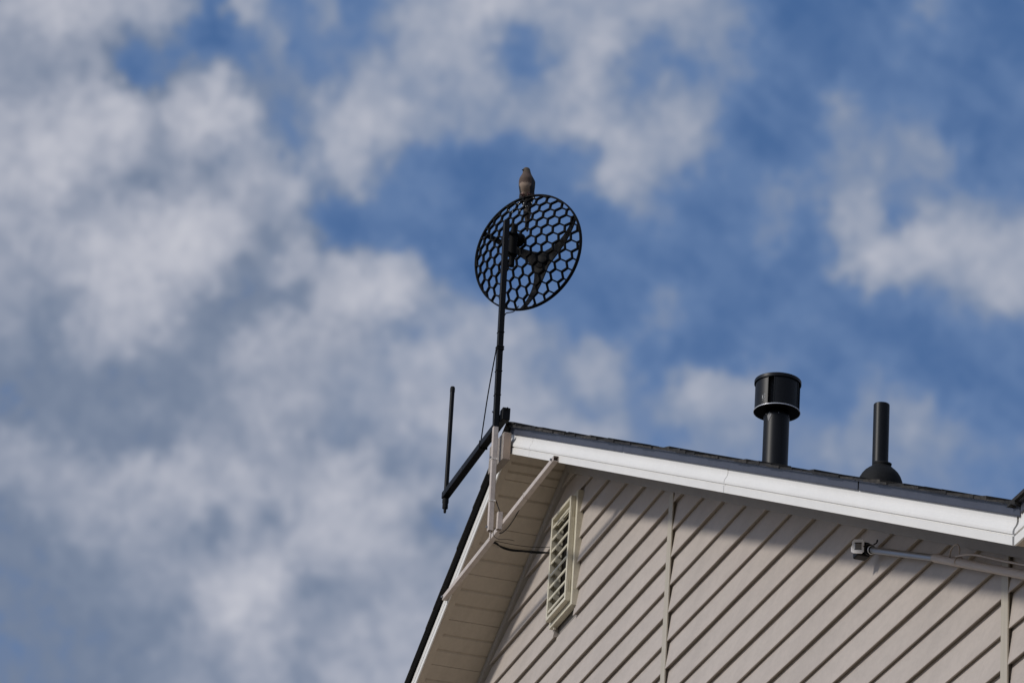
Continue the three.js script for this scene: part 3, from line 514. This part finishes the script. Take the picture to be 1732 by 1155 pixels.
  for (const ang of [28, 150, 265]) {
    const ca = Math.cos(ang * deg), sa = Math.sin(ang * deg), pos = [], N = 14, T = 0.004;
    const row = (i) => { const t = i / N, r = 0.004 + (RD - 0.008) * t, w = 0.0125 + 0.011 * Math.pow(1 - t, 1.5) + 0.024 * Math.pow(1 - t, 3.5), z = fz * (1 - Math.pow(t, 2.1)) + 0.004 * t; return [[-w, -T], [w, -T], [w, T], [-w, T]].map(([s, h]) => [ca * r - sa * s, sa * r + ca * s, z + h]); };
    for (let i = 0; i < N; i++) { const a = row(i), b = row(i + 1); for (let k = 0; k < 4; k++) { const l = (k + 1) % 4; for (const q of [a[k], b[k], b[l], a[k], b[l], a[l]]) pos.push(...q); } }
    const e = row(N); for (const q of [e[0], e[1], e[2], e[0], e[2], e[3]]) pos.push(...q);
    put('feed_arm', soup(pos), M.feed);
  }
  const feed = lathe([[0.0005, -0.012], [0.03, -0.012], [0.036, -0.006], [0.036, 0.02], [0.028, 0.028], [0.0005, 0.03]], 24); feed.rotateX(Math.PI / 2); feed.translate(0, 0, fz); put('feed_housing', feed, M.feed);
  // hub on the back and the clamp to the mast
  const hub = lathe([[0.0005, -0.052], [0.024, -0.052], [0.026, -0.045], [0.026, -0.008], [0.034, -0.002], [0.036, 0.006], [0.0005, 0.006]], 24); hub.rotateX(Math.PI / 2); hub.translate(0.0, 0.03, surf(0, 0.03)); put('hub', hub, M.plastic);
  const c = new THREE.Vector3(...mAt(10.43)).add(axis.clone().multiplyScalar(0.068)).sub(dishC);
  const pipe = lathe([[0.0005, -0.113], [0.0125, -0.112], [0.0135, -0.108], [0.0135, -0.062], [0.0195, -0.06], [0.0205, -0.056], [0.0205, 0.05], [0.0195, 0.056], [0.0135, 0.058], [0.0135, 0.104], [0.011, 0.111], [0.0005, 0.113]], 24); pipe.translate(c.x, c.y, c.z); const cl = add('mount_barrel', pipe, M.plastic, d);
  for (const dy of [-0.05, 0.055]) { const ring = lathe([[0.0135, -0.004], [0.0245, -0.004], [0.0245, 0.004], [0.0135, 0.004]], 20); ring.translate(c.x, c.y + dy, c.z); const a = c.clone(), b = new THREE.Vector3(...mAt(10.43)).sub(dishC); const link = rod([a.x, a.y + dy, a.z], [b.x, b.y + dy, b.z], 0.006, 0.006, 10); add('mount_clamp', [ring.toNonIndexed(), link], M.plastic, cl); }
  const hubW = new THREE.Vector3(0, 0.03, surf(0, 0.03) - 0.05).applyMatrix4(basis);
  add('mount_link', rod([c.x, hubW.y, c.z], hubW.toArray(), 0.017, 0.02, 16), M.plastic, cl);
}

// ------------------------------------------------------------------ cables
{
  const m = mAt(9.85);
  tag(add('stay_cable', wire([[m[0] - 0.012, 9.85, m[2] + 0.014], [-0.125, 9.69, 0.404], [-0.3, 9.522, 0.378]], 0.003), M.cable), 'thin black cable running from mast collar down to the arm', 'cable');
  const db = dishC.clone().add(e2.clone().multiplyScalar(-0.295)).add(e1.clone().multiplyScalar(-0.045));
  const q = mAt(10.0);
  tag(add('dish_cable', wire([[db.x, db.y + 0.02, db.z], [db.x + 0.01, db.y - 0.012, db.z + 0.02], [q[0] - 0.07, 10.07, q[2] - 0.035], [q[0] - 0.01, 10.0, q[2] - 0.013]], 0.0028), M.cable), 'short black cable looping from dish bottom to the mast', 'cable');
  const lead = thing('lead_cables', 'bundle of black cables sagging from the tan crossbar to the vent', 'cable');
  for (const [k, r] of [[0, 0.0036], [1, 0.0033]]) add('lead', wire([[-0.143, 8.95, 0.338], [-0.15 + k * 0.006, 8.944 + k * 0.003, 0.31], [-0.162, 8.94 - k * 0.004, 0.28], [-0.168, 8.936 - k * 0.006, 0.235], [-0.168, 8.94 - k * 0.004, 0.16], [-0.16, 8.944 - k * 0.007, 0.095], [-0.14, 8.94, 0.05], [-0.112, 8.935, 0.026]], r), M.cable, lead);
  add('thin_lead', wire([[-0.13, 8.95, 0.335], [-0.14, 8.952, 0.28], [-0.12, 8.942, 0.2], [-0.135, 8.954, 0.12], [-0.13, 8.965, 0.05], [-0.112, 8.965, 0.026]], 0.0015), M.cable, lead);
  add('tie', bx(0.012, 0.013, 0.006, -0.163, 8.938, 0.13, 0.002), M.rubber, lead);
  tag(add('bar_wire', wire([[0.32, 8.94, 0.33], [0.27, 8.936, 0.327], [0.197, 8.929, 0.325], [0.1, 8.926, 0.325], [0.02, 8.931, 0.33], [-0.01, 8.94, 0.334]], 0.0024), M.cable), 'black wire hanging slack under the tan crossbar beside the stub', 'cable');
  tag(add('mast_wire', wire([[0.083, 9.06, 0.383], [0.09, 9.03, 0.374], [0.1, 9.0, 0.366], [0.1, 8.975, 0.36]], 0.0026), M.cable), 'short black wire between tan mast foot and its stub', 'cable');
  tag(add('loop_wire', wire([[0.02, 8.964, 0.345], [0.0, 8.955, 0.36], [-0.005, 8.925, 0.362], [0.005, 8.905, 0.34], [0.03, 8.9, 0.3], [0.04, 8.895, 0.27]], 0.0013), M.cable), 'hair thin wire looped round the tan crossbar', 'wire');
}

// ------------------------------------------------------------------ conduit under the right rake
{
  const A = new THREE.Vector3(4.265, 7.315, 0.06), B = new THREE.Vector3(4.897, 7.05, 0.06), C = new THREE.Vector3(6.15, 6.495, 0.06);
  const k = thing('conduit', 'galvanised and tan painted conduit strapped along the wall under the rake', 'conduit');
  add('steel_pipe', rod(A.toArray(), [B.x + 0.03, B.y - 0.0125, B.z], 0.0118), M.steel, k);
  add('painted_pipe', rod(B.toArray(), C.toArray(), 0.0152), M.tan, k);
  const dir = B.clone().sub(A).normalize(), at = (t, dz = 0) => [A.x + dir.x * t, A.y + dir.y * t, A.z + dz];
  const head = add('end_fitting', [rod(at(-0.06), at(-0.012), 0.021, 0.0205), rod(at(-0.012), at(0.012), 0.0155, 0.0145), bx(0.05, 0.056, 0.05, A.x - 0.066, A.y + 0.018, 0.074, 0.006)], M.black, k);
  add('ring', (() => { const g = new THREE.TorusGeometry(0.0145, 0.0025, 8, 28); g.applyQuaternion(new THREE.Quaternion().setFromUnitVectors(new THREE.Vector3(0, 0, 1), dir)); g.translate(...at(0.004)); return g; })(), M.bright, head);
  const s = new THREE.Shape(); const pw = 0.021, ph = 0.026; s.moveTo(-pw + 0.006, -ph); s.lineTo(pw - 0.007, -ph); s.lineTo(pw - 0.001, -ph + 0.007); s.lineTo(pw, -0.004); s.lineTo(pw - 0.006, 0); s.lineTo(pw, 0.004); s.lineTo(pw, ph - 0.006); s.lineTo(pw - 0.005, ph); s.lineTo(-pw + 0.007, ph); s.lineTo(-pw, ph - 0.009); s.lineTo(-pw, 0.004); s.lineTo(-pw - 0.003, -0.003); s.lineTo(-pw - 0.003, -ph + 0.005); s.closePath();
  const g = new THREE.ExtrudeGeometry(s, { depth: 0.004, bevelEnabled: true, bevelThickness: 0.001, bevelSize: 0.001, bevelSegments: 1 });
  const m4 = new THREE.Matrix4().makeRotationY(Math.PI / 2 - 0.42).setPosition(A.x - 0.032, A.y + 0.018, 0.1); g.applyMatrix4(m4); const plate = add('faceplate', g, M.plate, head);
  const ins = bx(0.024, 0.02, 0.005, 0, 0, 0.0055, 0.002); ins.applyMatrix4(m4); add('insert', ins, M.steel, plate);
  for (const dy of [-0.012, 0.012]) { const l = bx(0.026, 0.003, 0.003, 0, dy, 0.0052); l.applyMatrix4(m4); add('slot', l, M.dark, plate); }
  add('hook', [rod([A.x + 0.02, A.y + 0.012, 0.06], [A.x + 0.028, A.y + 0.02, 0.05], 0.0025), new THREE.TorusGeometry(0.005, 0.0018, 6, 14).translate(A.x + 0.029, A.y + 0.025, 0.05).toNonIndexed()], M.black, k);
  const wp = new THREE.Vector3(5.13, 6.953, 0.06);
  const pts = []; for (let i = 0; i <= 10; i++) { const a = -1.2 + i / 10 * 5.2; pts.push([wp.x - 0.02 + 0.028 * Math.cos(a), wp.y + 0.042 + 0.022 * Math.sin(a), 0.06 + 0.002 * i]); }
  add('wire_loop', wire(pts, 0.0028), M.tan, k);
  add('wire_run', wire([[wp.x - 0.01, wp.y + 0.02, 0.068], [wp.x + 0.12, wp.y - 0.022, 0.068], [wp.x + 0.45, wp.y - 0.17, 0.07], [wp.x + 0.8, wp.y - 0.325, 0.068]], 0.0042), M.tan, k);
  add('strap', (() => { const t = new THREE.TorusGeometry(0.0165, 0.002, 6, 24); t.applyQuaternion(new THREE.Quaternion().setFromUnitVectors(new THREE.Vector3(0, 0, 1), dir)); t.translate(wp.x - 0.004, wp.y - 0.0015, wp.z); return t; })(), M.tan, k);
}

// ------------------------------------------------------------------ mourning dove on the dish's rim
{
  const RES = 128, HALF = 0.19, mc = new MarchingCubes(RES, M.plastic, false, false, 400000); mc.isolation = 0;
  // f forward, h up, l left (towards the bird's own left); capsules a-b with two radii; flat squeezes the depth
  const caps = [
    [[0.006, 0.078, 0], [0.0, 0.052, 0], 0.0335, 0.0335], [[0.0, 0.05, 0], [-0.012, 0.022, 0], 0.031, 0.022],
    [[0.004, 0.082, 0], [0.007, 0.112, 0], 0.03, 0.0165], [[0.007, 0.11, 0], [0.008, 0.131, 0.001], 0.0158, 0.0118], [[0.008, 0.132, 0.001], [0.013, 0.132, 0.006], 0.0118, 0.0112],
    [[-0.014, 0.072, 0.021], [-0.03, 0.005, 0.023], 0.0185, 0.0125], [[-0.014, 0.072, -0.021], [-0.03, 0.005, -0.023], 0.0185, 0.0125],
    [[-0.03, 0.005, 0.023], [-0.056, -0.05, 0.008], 0.0125, 0.005], [[-0.03, 0.005, -0.023], [-0.056, -0.05, -0.008], 0.0125, 0.005],
    [[-0.028, 0.02, 0], [-0.062, -0.07, 0], 0.02, 0.0155], [[-0.062, -0.07, 0], [-0.088, -0.15, 0], 0.0155, 0.006],
  ];
  const thin = [ // beak and legs keep a tight blend
    [[0.017, 0.131, 0.01], [0.0255, 0.1265, 0.0205], 0.0045, 0.0026], [[-0.004, 0.02, 0.014], [0.004, -0.004, 0.014], 0.004, 0.003], [[-0.004, 0.02, -0.014], [0.004, -0.004, -0.014], 0.004, 0.003],
    [[0.004, -0.003, 0.014], [0.02, -0.003, 0.016], 0.0032, 0.0026], [[0.004, -0.003, -0.014], [0.02, -0.003, -0.016], 0.0032, 0.0026], [[0.004, -0.003, 0.014], [0.017, -0.003, 0.024], 0.003, 0.0024], [[0.004, -0.003, -0.014], [0.017, -0.003, -0.024], 0.003, 0.0024],
  ];
  const dist = (p, [a, b, ra, rb]) => { const ab = [b[0] - a[0], b[1] - a[1], b[2] - a[2]], ap = [p[0] - a[0], p[1] - a[1], p[2] - a[2]]; const t = Math.max(0, Math.min(1, (ap[0] * ab[0] + ap[1] * ab[1] + ap[2] * ab[2]) / (ab[0] ** 2 + ab[1] ** 2 + ab[2] ** 2 + 1e-9))); return Math.hypot(ap[0] - ab[0] * t, ap[1] - ab[1] * t, ap[2] - ab[2] * t) - (ra + (rb - ra) * t); };
  const smin = (a, b, k) => { const h = Math.max(k - Math.abs(a - b), 0) / k; return Math.min(a, b) - h * h * k * 0.25; };
  const OFF = [-0.03, -0.005, 0];
  const sdf = (p) => { let d = 1; for (const c of caps) d = smin(d, dist(p, c), 0.016); for (const c of thin) d = smin(d, dist(p, c), 0.004); return d; };
  for (let z = 0; z < RES; z++) for (let y = 0; y < RES; y++) for (let x = 0; x < RES; x++) {
    const p = [x, y, z].map((v, k) => (v - RES / 2) / (RES / 2) * HALF + OFF[k]);
    mc.field[x + y * RES + z * RES * RES] = Math.abs(p[2]) > 0.06 ? -0.05 : -sdf(p);
  }
  mc.update();
  const n = mc.count, pos = new Float32Array(n * 3), nor = mc.normalArray.slice(0, n * 3), col = new Float32Array(n * 3);
  const put = (i, c) => { const g = 0.9 + 0.2 * rand(); col[i * 3] = c[0] * g; col[i * 3 + 1] = c[1] * g; col[i * 3 + 2] = c[2] * g; };
  for (let i = 0; i < n; i++) {
    const p = [0, 1, 2].map((k) => mc.positionArray[i * 3 + k] * HALF + OFF[k]); pos.set(p, i * 3);
    const [f, h, l] = p; const j = noiseB(f * 90, h * 90, l * 90) * 0.003;
    if (h > 0.12 && Math.hypot(f - 0.023, h - 0.1275, l - 0.017) < 0.0075) put(i, [0.02, 0.018, 0.018]);
    else if (Math.hypot(f - 0.016, h - 0.135, Math.abs(l - 0.002) - 0.011) < 0.0032) put(i, [0.008, 0.007, 0.007]);
    else if (h > 0.117 + j) put(i, [0.085, 0.063, 0.042]);
    else if (h < 0.012 && f > -0.012 && Math.abs(l) > 0.006) put(i, [0.12, 0.06, 0.05]);
    else if (h > -0.06 && ((l < -0.0205 + j && h < 0.094 && f < 0.022) || (l > 0.0245 + j && h < 0.058 && f < 0.02) || (f < -0.008 + j && Math.abs(l) > 0.012 && h < 0.1))) put(i, [0.02, 0.021, 0.025]);
    else if (h < -0.01) put(i, Math.abs(l) > 0.011 ? [0.1, 0.088, 0.08] : [0.055, 0.046, 0.042]);
    else if (f < -0.025 + j) put(i, [0.11, 0.1, 0.095]);
    else if (h > 0.054 + j * 2) put(i, [0.078, 0.05, 0.037]);
    else put(i, [0.24, 0.175, 0.13]);
  }
  const g = new THREE.BufferGeometry(); g.setAttribute('position', new THREE.BufferAttribute(pos, 3)); g.setAttribute('normal', new THREE.BufferAttribute(nor, 3)); g.setAttribute('color', new THREE.BufferAttribute(col, 3));
  // model axes (f, h, l) -> world: f towards the viewer and a little to the left, l = h x f
  const seat = dishC.clone().add(e2.clone().multiplyScalar(0.304)).add(e1.clone().multiplyScalar(-0.023));
  const f = camera.position.clone().sub(seat).setY(0).normalize().applyAxisAngle(new THREE.Vector3(0, 1, 0), -0.22), up = new THREE.Vector3(0, 1, 0), l = new THREE.Vector3().crossVectors(f, up).normalize();
  g.computeBoundingSphere();
  const m = add('dove', g, new THREE.MeshStandardMaterial({ vertexColors: true, roughness: 0.85 }));
  m.matrixAutoUpdate = true; m.quaternion.setFromRotationMatrix(new THREE.Matrix4().makeBasis(f, up, l)); m.position.copy(seat).y += 0.004;
  tag(m, 'brown and grey dove perched upright on the rim of the grid dish', 'bird');
}

const renderer = new THREE.WebGLRenderer({ antialias: true });
renderer.setSize(1024, 682); renderer.toneMapping = THREE.LinearToneMapping; renderer.toneMappingExposure = 1;
renderer.shadowMap.enabled = true; renderer.shadowMap.type = THREE.PCFSoftShadowMap;
renderer.render(scene, camera);
